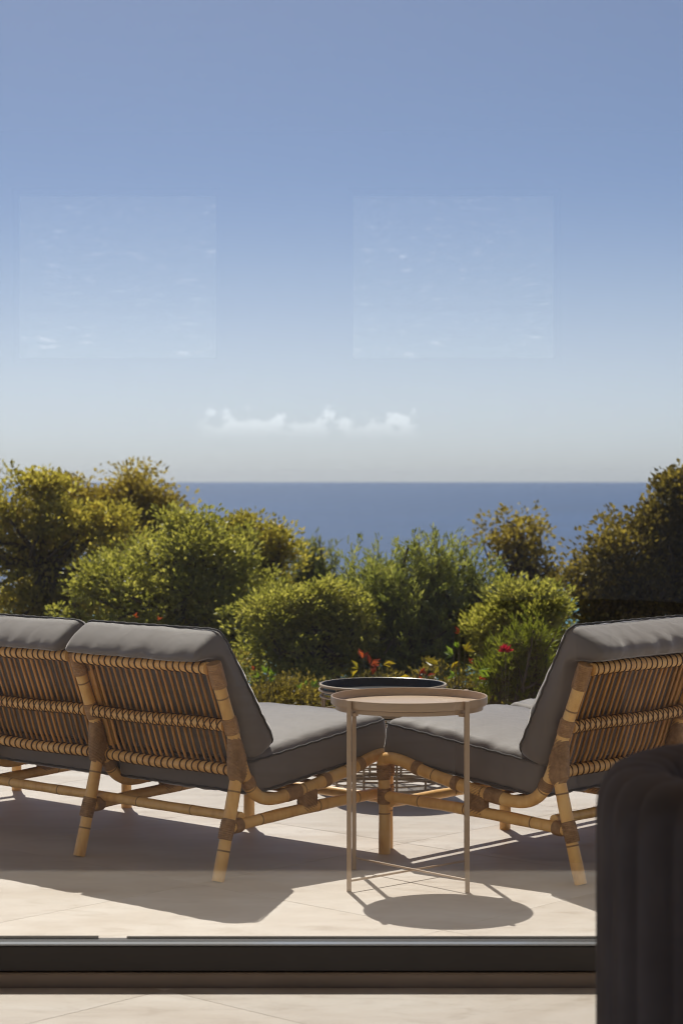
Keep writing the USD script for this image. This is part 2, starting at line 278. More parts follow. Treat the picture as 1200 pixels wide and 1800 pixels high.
tiled(infloor, -4.2, 4.2, -2.0, 4.722, 0.0, -0.395, 4.70)

# ------------------------------------------------------------------ room around the camera
room = tag(empty('house'), 'plastered living room with deep roof overhang round the glass door', 'house')
RW, RB, RT = 4.2, -2.0, 3.05
for sx in (-1, 1):
    X0, X1 = sorted((sx * RW, sx * (RW + 0.25)))
    obj('side_wall', bx(X0, X1, RB, -1.0, -0.1, RT), M['plaster'], room); obj('side_wall', bx(X0, X1, 4.0, 4.86, -0.1, RT), M['plaster'], room)
    obj('side_wall', bx(X0, X1, -1.0, 4.0, 2.70, RT), M['plaster'], room); obj('side_wall', bx(X0, X1, -1.0, 4.0, -0.1, -0.002), M['plaster'], room)
    xc = sx * (RW + 0.12)
    w = obj('window', cat([bx(xc - 0.03, xc + 0.03, -1.0, 4.0, -0.002, 0.05), bx(xc - 0.03, xc + 0.03, -1.0, 4.0, 2.64, 2.70), bx(xc - 0.03, xc + 0.03, -1.0, -0.94, 0.05, 2.64), bx(xc - 0.03, xc + 0.03, 3.94, 4.0, 0.05, 2.64), bx(xc - 0.03, xc + 0.03, 1.47, 1.53, 0.05, 2.64)]), M['frame'], room)
    for ya, yb in ((-0.94, 1.47), (1.53, 3.94)): obj('pane', bx(xc - 0.005, xc + 0.005, ya, yb, 0.05, 2.64), M['clear'], w)
obj('front_wall', bx(-RW, -3.5, 4.72, 4.86, -0.1, RT), M['plaster'], room)
obj('front_wall', bx(3.5, RW, 4.72, 4.86, -0.1, RT), M['plaster'], room)
obj('lintel', bx(-3.5, 3.5, 4.72, 4.86, 2.66, RT), M['plaster'], room)
obj('roof', bx(-RW - 0.5, RW + 0.5, RB - 0.5, 5.90, RT, RT + 0.22), M['plaster'], room)
VD = 9.55 + 2.0                                             # the back wall as the door's glass mirrors it
wz0, wz1 = H + (840 - 638) / F * VD, H + (840 - 330) / F * VD
cuts = [((20 - 600) / F * VD, (388 - 600) / F * VD), ((611 - 600) / F * VD, (985 - 600) / F * VD)]
xs = [-RW - 0.25, cuts[0][0], cuts[0][1], cuts[1][0], cuts[1][1], RW + 0.25]
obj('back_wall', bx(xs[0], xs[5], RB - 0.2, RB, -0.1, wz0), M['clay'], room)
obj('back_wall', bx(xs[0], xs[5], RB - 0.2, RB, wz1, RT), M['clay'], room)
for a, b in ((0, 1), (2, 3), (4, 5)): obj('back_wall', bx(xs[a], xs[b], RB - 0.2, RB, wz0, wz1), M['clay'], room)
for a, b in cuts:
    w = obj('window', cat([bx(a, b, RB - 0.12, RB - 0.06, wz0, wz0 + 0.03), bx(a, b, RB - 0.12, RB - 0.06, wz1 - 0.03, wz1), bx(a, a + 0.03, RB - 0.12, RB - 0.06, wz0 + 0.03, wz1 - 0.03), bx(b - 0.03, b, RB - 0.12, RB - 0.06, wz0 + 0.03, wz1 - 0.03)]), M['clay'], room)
    obj('pane', bx(a + 0.03, b - 0.03, RB - 0.095, RB - 0.085, wz0 + 0.03, wz1 - 0.03), M['clear'], w)

# sliding glass door
door = tag(empty('sliding_door'), 'dark framed sliding glass door between the room and the terrace', 'sliding door')
obj('sill', bx(-3.5, 3.5, 4.724, 4.845, -0.02, 0.032, 0.004), M['sill'], door)
obj('bottom_rail', bx(-3.5, 3.5, 4.737, 4.765, 0.0335, 0.090, 0.002), M['frame'], door)
obj('glazing_bead', bx(-3.5, 3.5, 4.7385, 4.768, 0.0905, 0.0945, 0.001), M['bead'], door)
obj('outer_rail', bx(-3.5, 3.5, 4.786, 4.822, 0.0335, 0.0915, 0.002), M['frame'], door)
x0b = P(172, 0, 4.80)[0]; x1b = P(222, 0, 4.80)[0]
teeth = [bx(x, x + 0.0022, 4.806, 4.809, 0.092, 0.097) for x in np.arange(-1.0, x0b, 0.0042)]
obj('brush_seal', cat([bx(-3.5, x0b, 4.8095, 4.816, 0.092, 0.0975), bx(x1b, 3.5, 4.8095, 4.816, 0.092, 0.0965)] + teeth), M['brush'], door)
obj('pane', bx(-3.45, 3.45, 4.770, 4.780, 0.06, 2.60), M['glass'], door)
obj('top_rail', bx(-3.5, 3.5, 4.737, 4.822, 2.60, 2.659, 0.002), M['frame'], door)
for sx in (-1, 1): obj('side_stile', bx(min(sx * 3.449, sx * 3.499), max(sx * 3.449, sx * 3.499), 4.737, 4.822, 0.093, 2.599, 0.002), M['frame'], door)

# ------------------------------------------------------------------ rattan sofas
def cane_pole(name, pts, r, parent, mat=None, n=None, joints=(), sides=14, taper=0.0):
    p = spline(pts, n or max(12, int(60 * np.linalg.norm(np.diff(pts, axis=0), axis=1).sum())))
    L = np.r_[0, np.cumsum(np.linalg.norm(np.diff(p, axis=0), axis=1))]
    rad = r * (1 + 0.03 * np.sin(L * 37 + pts[0][0] * 9)) * (1 - taper * L / L[-1])
    o = obj(name, sweep(p, rad, sides), mat or M['bamboo'], parent, True)
    for t in joints:
        k = np.interp(t, L / L[-1], np.arange(len(p))); c = np.array([np.interp(k, np.arange(len(p)), p[:, q]) for q in range(3)])
        k0 = int(min(k, len(p) - 2)); d = p[k0 + 1] - p[k0]; d /= np.linalg.norm(d); rr = np.interp(k, np.arange(len(p)), rad)
        s = np.array([-0.0024, -0.0012, 0, 0.0012, 0.0024])
        obj('joint', sweep(c + s[:, None] * d, rr * np.array([1.0, 1.045, 1.015, 1.045, 1.0]), sides, False), M['joint'], o, True)
    return o
def lashing(parent, a, b, r, turn=0.0055, sides=14, name='lashing', mat='lash'):
    a, b = np.asarray(a, float), np.asarray(b, float); L = np.linalg.norm(b - a); n = max(9, int(L / turn * 6)); t = np.linspace(0, 1, n)
    rad = r + 0.0022 * np.abs(np.sin(np.pi * t * L / turn)) - 0.0015 * (np.abs(2 * t - 1) ** 6)
    return obj(name, sweep(a + t[:, None] * (b - a), rad, sides), M[mat], parent, True)
def wrap_hull(parent, segs, r, name='lashing'):
    """Cord wound slantwise round two poles: a ridged skin over both."""
    import manifold3d as m3
    pts = []
    for a, b in segs:
        for c in (a, b):
            s = trimesh.creation.icosphere(subdivisions=2, radius=r); pts.append(s.vertices + np.asarray(c))
    hull = m3.Manifold.hull_points(np.vstack(pts).astype(np.float64)).refine_to_length(0.0035).to_mesh()
    v, f = np.asarray(hull.vert_properties[:, :3], float), np.asarray(hull.tri_verts)
    m = trimesh.Trimesh(v, f, process=False); c = v.mean(0)
    d = (v - c) @ np.array([0.15, 0.55, 0.82])
    v = v + np.asarray(m.vertex_normals) * (0.0018 * np.sin(d * 2 * np.pi / 0.0075) + 0.0006 * np.sin(d * 900 + v[:, 0] * 60))[:, None]
    return obj(name, (v, f), M['lash'], parent, True)
W = 0.60
def sofa(sgn, nmod, loc, rz, label):
    t = tag(empty('rattan_sofa', loc, rz), label, 'sofa', None)
    rng = random.Random(5 + sgn)
    R = 0.0185
    back = lambda z: np.interp(z, [0.25, 0.32, 0.4366, 0.6145], [0.128, 0.085, 0.047, -0.02])     # y of the back plane at height z
    rail_pts = lambda x: [(x, -0.02, 0.612), (x, 0.013, 0.525), (x, 0.047, 0.437), (x, 0.088, 0.325), (x, 0.118, 0.262), (x, 0.155, 0.226), (x, 0.205, 0.211), (x, 0.28, 0.2145), (x, 0.362, 0.2255), (x, 0.47, 0.246), (x, 0.60, 0.274), (x, 0.69, 0.294), (x, 0.722, 0.289), (x, 0.733, 0.262)]
    for k in range(nmod + 1):
        x = sgn * k * W
        cane_pole('back_post', rail_pts(x), R, t, n=90, joints=(0.11 + rng.uniform(-.03, .03), 0.375, 0.60, 0.78))
        cane_pole('leg', [(x, -0.005, 0.0), (x, 0.03, 0.13), (x, 0.072, 0.30)], R * 0.98, t, joints=(0.32 + rng.uniform(-.05, .05), 0.83), taper=-0.04)
        cane_pole('leg', [(x, 0.725, 0.0), (x, 0.725, 0.15), (x, 0.729, 0.275)], R * 0.98, t, joints=(0.45 + rng.uniform(-.1, .1),))
        cane_pole('side_stretcher', [(x, 0.025, 0.147), (x, 0.35, 0.166), (x, 0.722, 0.176)], R * 0.92, t, joints=(0.2, 0.55, 0.8))
        lashing(t, (x, -0.022, 0.622), (x, 0.004, 0.550), R * 1.13, mat='lash_light')
        lashing(t, (x, 0.038, 0.462), (x, 0.055, 0.415), R * 1.10, mat='lash_light')
        wrap_hull(t, [((x, 0.060, 0.395), (x, 0.072, 0.365)), ((x, 0.080, 0.345), (x, 0.060, 0.300)), ((x, 0.072, 0.285), (x, 0.085, 0.300))], R * 1.10)
        lashing(t, (x, 0.108, 0.282), (x, 0.122, 0.256), R * 1.10)
        lashing(t, (x, 0.022, 0.115), (x, 0.040, 0.172), R * 1.10, turn=0.006)
        lashing(t, (x, 0.055, 0.149), (x, 0.085, 0.151), R * 1.08)
        wrap_hull(t, [((x, 0.345, 0.222), (x, 0.385, 0.230)), ((x, 0.345, 0.168), (x, 0.385, 0.170))], R * 0.9) if k != 99 else None
        lashing(t, (x, 0.27, 0.2145), (x, 0.33, 0.2215), R * 1.08)
        lashing(t, (x, 0.43, 0.2385), (x, 0.455, 0.243), R * 1.08)
        lashing(t, (x, 0.58, 0.270), (x, 0.605, 0.2755), R * 1.08)
        lashing(t, (x, 0.730, 0.270), (x, 0.727, 0.225), R * 1.10)
        lashing(t, (x, 0.725, 0.200), (x, 0.725, 0.152), R * 1.13)
        if 0 < k:                                              # a second post lashed beside the shared frame
            cane_pole('back_post', [(x - sgn * 0.012, 0.022, 0.600), (x - sgn * 0.012, 0.055, 0.515), (x - sgn * 0.012, 0.088, 0.43), (x - sgn * 0.012, 0.122, 0.33)], R * 0.9, t)
            lashing(t, (x - sgn * 0.012, 0.018, 0.612), (x - sgn * 0.012, 0.034, 0.567), R * 1.0)
    for k in range(nmod):
        xa, xb = sgn * (k * W + R * 0.9), sgn * ((k + 1) * W - R * 0.9); ns = 21
        sx = np.linspace(xa + sgn * 0.016, xb - sgn * 0.016, ns)
        for nm, z, yo, rr in (('top_rail', 0.606, -0.012, R * 0.98), ('middle_rail', 0.437, -0.006, R * 0.95), ('bottom_rail', 0.300, 0.0, R * 0.9)):
            y = back(z) + yo; n = 16 * ns; xsr = np.linspace(xa, xb, n)
            ph = (xsr - sx[0]) / (sx[1] - sx[0]) * np.pi
            rad = rr * (0.93 + 0.09 * np.abs(np.sin(ph)) ** 0.6)
            sag = 0.002 * np.sin(np.linspace(0, 7, n) + k)
            rail = obj(nm, sweep(np.stack([xsr, np.full(n, y), z + sag], 1), rad, 12), M['bamboo_rail'], t, True)
            rings = []
            for i, x in enumerate(sx):
                th = np.linspace(0, 2 * np.pi, 15); zz = z + np.interp(x, *((xsr, sag) if sgn > 0 else (xsr[::-1], sag[::-1])))
                lean = 0.004 + rng.uniform(-.0015, .0015)
                if nm == 'middle_rail':
                    for q in (-1, 1): rings.append(sweep(np.stack([x + q * 0.011 * np.sin(th), y + (rr + .0004) * np.cos(th), zz + (rr + .0004) * np.sin(th)], 1), 0.0019, 5, False))
                else:
                    rings.append(sweep(np.stack([x + lean * np.cos(th), y + (rr * .96 + .0006) * np.cos(th), zz + (rr * .96 + .0006) * np.sin(th)], 1), 0.0024 + rng.uniform(-.0004, .0006), 6, False))
            tag(obj('binding', cat(rings), M['ring'], rail, True))
        for x in sx:
            j = rng.uniform(-.002, .002); zt, zb = 0.606, 0.297
            pts = np.array([(x + j, back(z) + 0.017 + 0.001 * rng.random(), z) for z in np.linspace(zt, zb, 7)])
            obj('slat', sweep(pts, 0.0044 + rng.uniform(-.0006, .0007), 7), M['cane'], t, True)
        xm0, xm1 = sgn * k * W, sgn * (k + 1) * W
        cane_pole('back_stretcher', [(xm0, 0.088, 0.172), ((xm0 + xm1) / 2, 0.087, 0.171), (xm1, 0.088, 0.172)], R * 0.8, t, joints=(0.33, 0.72))
        cane_pole('front_rail', [(xm0, 0.728, 0.292), ((xm0 + xm1) / 2, 0.728, 0.290), (xm1, 0.728, 0.292)], R * 0.95, t, joints=(0.4,))
        cane_pole('front_stretcher', [(xm0, 0.700, 0.158), (xm1, 0.700, 0.158)], R * 0.8, t, joints=(0.5,))
        for s in np.linspace(0.24, 0.68, 9):
            zr = np.interp(s, [0.205, 0.362, 0.47, 0.60, 0.69], [0.211, 0.2255, 0.246, 0.274, 0.294]) + 0.006
            obj('seat_slat', sweep(np.array([(xm0, s, zr), ((xm0 + xm1) / 2, s, zr - 0.004), (xm1, s, zr)]), 0.006, 7), M['cane'], t, True)
    return t
LEFT, RIGHT = ((-0.3469, 5.970, 0.0), -42.3), ((0.6697, 5.928, 0.0), 48.0)
sofa(-1, 3, *LEFT, 'long bamboo and rattan sofa at left, seen from behind, three seats in a row')
sofa(1, 2, *RIGHT, 'bamboo and rattan sofa at right, seen from behind, partly hidden by the dark armchair')

# cushions
def rounded_pad(L, D, T, r, crown, seed, seg=0.014, sag=0.0, pucker=0.0022, wr=0.006, head=0.0, hs=0.5):
    h = np.array([L, D, T]) / 2; faces, verts = [], []; off = 0
    for ax in range(3):
        for sg in (-1, 1):
            u, w = [(1, 2), (2, 0), (0, 1)][ax]
            nu, nw = max(6, int(2 * h[u] / seg)), max(6, int(2 * h[w] / seg))
            cs = lambda n: np.sin(np.linspace(-1, 1, n + 1) * np.pi / 2) * 0.35 + np.linspace(-1, 1, n + 1) * 0.65
            U, Wv = np.meshgrid(cs(nu) * h[u], cs(nw) * h[w], indexing='ij')
            p = np.zeros(U.shape + (3,)); p[..., u], p[..., w], p[..., ax] = U, Wv, sg * h[ax]
            i, j = np.meshgrid(np.arange(nu), np.arange(nw), indexing='ij'); m = nw + 1
            q = np.stack([i * m + j, (i + 1) * m + j, (i + 1) * m + j + 1, i * m + j + 1], -1).reshape(-1, 4)
            if sg < 0: q = q[:, ::-1]
            verts.append(p.reshape(-1, 3)); faces.append(q + off); off += p.size // 3
    v, q = np.vstack(verts), np.vstack(faces)
    _, inv = np.unique(np.round(v, 6), axis=0, return_inverse=True); inv = inv.ravel(); first = np.zeros(inv.max() + 1, int); first[inv] = np.arange(len(v))
    v, q = v[first], inv[q]
    inner = np.clip(v, -(h - r), h - r); d = v - inner; d /= np.maximum(np.linalg.norm(d, axis=1, keepdims=True), 1e-9)
    nrm = d.copy(); p = inner + r * d
    fx, fy = 1 - np.abs(p[:, 0] / h[0]) ** 3.2, 1 - np.abs(p[:, 1] / h[1]) ** 3.2
    fx, fy = np.clip(fx, 0, 1) ** 0.75, np.clip(fy, 0, 1) ** 0.75
    p[:, 2] += np.sign(p[:, 2]) * np.where((p[:, 2] > 0) & (head > 0), 0.15, np.where((p[:, 2] < 0) & (head == 0), 0.25, 1.0)) * crown * fx * fy * np.abs(p[:, 2]) / h[2]
    edge = np.exp(-((np.maximum(np.abs(p[:, 0]) / h[0], np.abs(p[:, 1]) / h[1]) - 0.93) / 0.06) ** 2)
    n1 = meshkit.fbm(p * 7 + seed * 3.1, 4, seed) - 0.5; n2 = meshkit.fbm(p * 42 + seed, 3, seed + 7) - 0.5
    n3 = meshkit.fbm(p * np.array([26, 26, 10]) + seed * 5, 2, seed + 3) - 0.5
    for ax, other in ((0, 1), (1, 0)):
        dist = h[ax] - np.abs(p[:, ax]); along = p[:, other] * 24 + np.sign(p[:, ax]) * 7.3 + seed * 1.7 + np.sign(p[:, 2]) * 3.1
        cr = meshkit.fbm(np.stack([along, dist * 5, 0 * along], -1), 2, seed + 11 + ax) - 0.5
        p[:, 2] += np.sign(p[:, 2]) * np.where(np.abs(nrm[:, 2]) > 0.3, 1, 0) * pucker * 3.2 * cr * np.exp(-dist / 0.05) * np.clip(dist / 0.012, 0, 1)
    p = p + nrm * (wr * n1 + pucker * 2.2 * n2 * edge + pucker * 2.0 * n3 * edge)[:, None]
    if head:                                                  # flat where it leans on the slats, swelling out over the top rail
        yy = p[:, 1] / h[1]; q_ = np.clip((yy - hs) / 0.28, 0, 1); q_ = q_ * q_ * (3 - 2 * q_)
        k_ = np.clip(p[:, 2] / h[2], 0, 1)
        p[:, 2] += k_ * (np.interp(yy, [-1, 0.52, 1], [0.030, -0.034, -0.034]) + head * q_)
    return p, np.vstack([q[:, [0, 1, 2]], q[:, [0, 2, 3]]])
def outline(L, D, z, r, n=40):
    c = sbox(-L / 2 + r, -D / 2 + r, L / 2 - r, D / 2 - r).buffer(r, quad_segs=6).exterior
    pts = np.array([c.interpolate(t, normalized=True).coords[0] for t in np.linspace(0, 1, n * 4 + 1)])
    return np.c_[pts, np.full(len(pts), z)]
def place(base, x, y, z):
    (X, Y, Z), rz = base; a = math.radians(rz)
    return (X + x * math.cos(a) - y * math.sin(a), Y + x * math.sin(a) + y * math.cos(a), Z + z)
def cushion(name, base, x, y, z, tilt, L, D, T, r, crown, seed, label, cat_, group=None, piping=True, **kw):
    """tilt: rotation about the sofa's width axis (degrees)."""
    th = UsdGeom.Xform.Define(stage, path_of(name)); th.AddTranslateOp().Set(tuple(map(float, place(base, x, y, z)))); th.AddRotateZOp().Set(float(base[1])); th.AddRotateXOp().Set(float(tilt))
    t = tag(th.GetPrim(), label, cat_, group)
    obj('cover', rounded_pad(L, D, T, r, crown, seed, **kw), M['fabric'], t, True)
    if piping:
        for s in ((-1,) if kw.get('head') else (-1, 1)):
            pts = outline(L - 0.004, D - 0.004, s * (T / 2 - r * 0.42), r * 1.0); pts[:, 2] += 0.0012 * np.sin(np.arange(len(pts)) * 1.7)
            obj('piping', sweep(pts, 0.0032, 6, False), M['piping'], t, True)
    return t
seat_tilt = math.degrees(math.atan2(0.061, 0.50))
seat_labels = {('L', 0): 'grey seat cushion of the left sofa nearest the tan side table', ('L', 1): 'grey seat cushion in the middle of the left sofa, mostly behind its rattan back', ('L', 2): 'grey seat cushion at the far left end of the left sofa',
               ('R', 0): 'grey seat cushion of the right sofa nearest the tan side table', ('R', 1): 'grey seat cushion farther along the right sofa, a sliver beside the upright cushion'}
back_labels = {('L', 0): 'puffy grey back cushion of the left sofa, the whole one left of the tan table', ('L', 1): 'puffy grey back cushion at the left edge, cut off by the frame', ('L', 2): 'puffy grey back cushion on the hidden far end of the left sofa',
               ('R', 0): 'puffy grey back cushion leaning on the right sofa above the dark armchair', ('R', 1): 'puffy grey back cushion farther along the right sofa'}
for side, base, sg, nm in (('L', LEFT, -1, 3), ('R', RIGHT, 1, 2)):
    for k in range(nm):
        xc = sg * (k + 0.5) * W
        s0, s1 = 0.135, 0.742
        cushion('seat_cushion', base, xc, (s0 + s1) / 2, 0.216 + (0.439 - 0.135) * 0.122 + 0.062, seat_tilt, W - 0.006, s1 - s0, 0.118, 0.028, 0.031, 11 + k + 3 * (side == 'R'), seat_labels[side, k], 'seat cushion', 'seat cushions of the rattan sofas', pucker=0.0042 if side == 'R' else 0.002)
        f0, f1 = ((0.024, 0.724), (0.250, 0.372)) if side == 'L' else ((0.046, 0.737), (0.232, 0.355))
        dv = np.array(f0) - np.array(f1); LL = np.linalg.norm(dv); dv /= LL; nb = np.array([-dv[1], dv[0]])       # nb: towards the rear and down
        if nb[0] > 0: nb = -nb
        T = 0.090
        c = (np.array(f0) + np.array(f1)) / 2 + nb * T / 2
        tilt = math.degrees(math.atan2(dv[1], dv[0]))      # local y of the pad runs up the back
        cushion('back_cushion', base, xc, c[0], c[1], tilt, W - (0.004 if side == 'L' else -0.012), LL, T, 0.036, 0.030, 21 + k + 5 * (side == 'R'), back_labels[side, k], 'back cushion', 'back cushions of the rattan sofas', pucker=0.0028 if side == 'L' else 0.004, wr=0.011, head=0.085, hs=0.62 if side == 'L' else 0.52)

# ------------------------------------------------------------------ tan metal tray table
tt = tag(empty('tray_table', (0.192, 5.98, 0.0), -2.8), 'round tan metal side table with raised tray rim and four thin legs', 'side table')
TR = 0.2225
prof = [(0.0, 0.5055), (TR - 0.012, 0.5055), (TR - 0.008, 0.507), (TR - 0.0055, 0.511), (TR - 0.0048, 0.524), (TR - 0.0040, 0.5268), (TR - 0.0024, 0.528), (TR - 0.0008, 0.5268), (TR, 0.524), (TR, 0.508), (TR - 0.003, 0.5035), (TR - 0.012, 0.5025), (0.0, 0.5025)]
obj('tray', lathe(prof, 128), M['tan_metal'], tt, 35)
obj('support_ring', lathe([(0.196, 0.490), (0.210, 0.490), (0.210, 0.5015), (0.196, 0.5015), (0.196, 0.490)], 96), M['tan_metal'], tt, 35)
for k in range(4):
    a = math.radians(45 + 90 * k); c, s = math.cos(a), math.sin(a); hr = TR + 0.0085
    m = bx(-0.0063, 0.0063, -0.0063, 0.0063, 0, 0.5285, 0.0012); m.apply_translation((hr * c, hr * s, 0))
    lg = obj('leg', m, M['tan_metal'], tt)
    b = bx(-0.010, 0.010, -0.0055, 0.0055, 0.484, 0.494, 0.001); b.apply_translation((-0.012, 0, 0)); b.apply_transform(trimesh.transformations.rotation_matrix(a, (0, 0, 1))); b.apply_translation(((TR) * c, (TR) * s, 0)); obj('bracket', b, M['tan_metal'], lg)
for k, z in ((0, 0.0285), (1, 0.0345)):
    a = math.radians(45 + 90 * k); e = np.array([math.cos(a), math.sin(a), 0]) * (TR + 0.003)
    obj('cross_bar', sweep(np.array([-e + [0, 0, z], [0, 0, z], e + [0, 0, z]]), 0.0031, 8), M['tan_metal'], tt, True)

# ------------------------------------------------------------------ round rattan table behind
dt = tag(empty('rattan_table', (0.151, 7.67, 0.0)), 'round open rattan drum table with black tray top, behind the tan table', 'coffee table')
DR = 0.228
for z, r, R_ in ((0.392, 0.0052, DR), (0.374, 0.0048, DR + 0.003), (0.352, 0.0042, DR), (0.030, 0.006, DR + 0.002), (0.016, 0.007, DR + 0.004)):
    obj('rim', ring((0, 0, z), R_, r, 72, 8), M['rim_cane'], dt, True)
rd = random.Random(3)
for z in np.arange(0.050, 0.305, 0.0165):
    obj('cane_hoop', ring((0, 0, z + rd.uniform(-.002, .002)), DR, 0.0032, 56, 6), M['rim_cane'], dt, True)
for k in range(12):
    a = k * math.pi / 6 + 0.2; obj('upright', sweep(np.array([(DR * .985 * math.cos(a), DR * .985 * math.sin(a), z) for z in (0.012, 0.2, 0.395)]), 0.0042, 7), M['rim_cane'], dt, True)
obj('tray', lathe([(0.0, 0.366), (DR - 0.012, 0.366), (DR - 0.008, 0.370), (DR - 0.007, 0.396), (DR - 0.0045, 0.397), (DR - 0.0045, 0.364), (DR - 0.012, 0.360), (0, 0.360)], 96), M['black_tray'], dt, 35)

# ------------------------------------------------------------------ dark armchair indoors
def tub_chair():
    t = tag(empty('armchair', (0.762, 2.93, 0.0), 0), 'dark upholstered armchair with channelled rounded back, indoors in the right foreground', 'armchair')
    ro, ri, top, zb = 0.40, 0.29, 0.742, 0.10
    na = 480; ang = np.linspace(math.radians(100), math.radians(440), na)          # the shell runs round the chair's back; it opens to the rear right
    nch = 30
    def shell_prof(k):
        rib = 0.0052 * np.abs(np.sin(np.linspace(0, nch * np.pi, na))) ** 0.6
        return rib[k]
    prof = []
    for th in np.linspace(-np.pi / 2, np.pi / 2, 15): prof.append(th)
    rows = []
    rr = (ro - ri) / 2; rc = (ro + ri) / 2
    out = [(ro, z) for z in np.linspace(zb, top - 0.075, 10)]
    arc = [(rc + rr * math.copysign(abs(math.cos(x)) ** 0.7, math.cos(x)), top - 0.075 + 0.075 * math.sin(x) ** 0.8) for x in np.linspace(0.08, np.pi - 0.08, 15)]
    inn = [(ri, z) for z in np.linspace(top - 0.075, 0.30, 8)]
    pr = np.array(out + arc + inn); n = len(pr)
    v = np.zeros((na, n, 3))
    for k in range(na):
        rib = shell_prof(k); sgn = np.where(pr[:, 0] > rc, 1, -1); w = np.clip(np.abs(pr[:, 0] - rc) / rr, 0, 1) ** 0.5
        r_ = pr[:, 0] + rib * sgn * w; z_ = pr[:, 1] + rib * 0.6 * (1 - w)
        v[k, :, 0], v[k, :, 1], v[k, :, 2] = r_ * math.cos(ang[k]), r_ * math.sin(ang[k]), z_
    i, j = np.meshgrid(np.arange(na - 1), np.arange(n - 1), indexing='ij')
    q = np.stack([i * n + j, (i + 1) * n + j, (i + 1) * n + j + 1, i * n + j + 1], -1).reshape(-1, 4)
    obj('backrest', (v.reshape(-1, 3), np.vstack([q[:, [0, 1, 2]], q[:, [0, 2, 3]]])), M['velvet'], t, True)
    obj('seat', lathe([(0, 0.44), (0.22, 0.44), (0.262, 0.43), (0.278, 0.40), (0.28, 0.20), (0, 0.20)], 64), M['velvet'], t, 40)
    obj('plinth', lathe([(0.36, 0.0), (0.36, 0.10), (0, 0.10)], 64), M['frame'], t, 40)
tub_chair()

# ------------------------------------------------------------------ trees and plants
def leaf_obj(name, lv, mat, parent, rng, clump=None):
    p = obj(name, lv, mat, parent); n = len(lv[0]) // 4
    r = rng.random(n) if clump is None else np.clip(0.55 * rng.random(n) + 0.45 * clump, 0, 1)
    UsdGeom.PrimvarsAPI(p).CreatePrimvar('rnd', Sdf.ValueTypeNames.FloatArray, 'vertex').Set(np.repeat(r, 4).astype(np.float32).tolist())
    return p
def leaves(pos, dirs, nrm, ln, wd, fold=0.25):
    n = len(pos); dirs = dirs / np.linalg.norm(dirs, axis=1, keepdims=True)
    side = np.cross(dirs, nrm); side /= np.linalg.norm(side, axis=1, keepdims=True) + 1e-9; up = np.cross(side, dirs)
    ln, wd = np.broadcast_to(ln, (n,))[:, None], np.broadcast_to(wd, (n,))[:, None]
    mid = pos + dirs * ln * 0.45
    v = np.stack([pos, mid + side * wd / 2 + up * wd * fold, pos + dirs * ln - up * ln * 0.08, mid - side * wd / 2 + up * wd * fold], 1).reshape(-1, 3)
    b = np.arange(n)[:, None] * 4
    return v, np.vstack([b + [0, 1, 2], b + [0, 2, 3]])
def unit(rng, n): d = rng.normal(size=(n, 3)); return d / np.linalg.norm(d, axis=1, keepdims=True)
def ell(px, py, rx, ry, Y, depth=None):
    c = P(px, py, Y); s = Y / F
    return np.r_[c, rx * s, depth or min(rx * s * 0.8, 0.45), ry * s]
def limbs(rng, base, targets, r0, fork):
    out = [sweep(spline([base, (base + fork) / 2 + rng.normal(size=3) * 0.04, fork], 10), np.linspace(r0, r0 * 0.75, 10), 9)]
    for tg in targets:
        mid = fork * 0.5 + tg * 0.5 + rng.normal(size=3) * 0.06 + [0, 0, -0.05]
        out.append(sweep(spline([fork, mid, tg], 9), np.linspace(r0 * 0.55, 0.006, 9), 6))
    return cat(out)
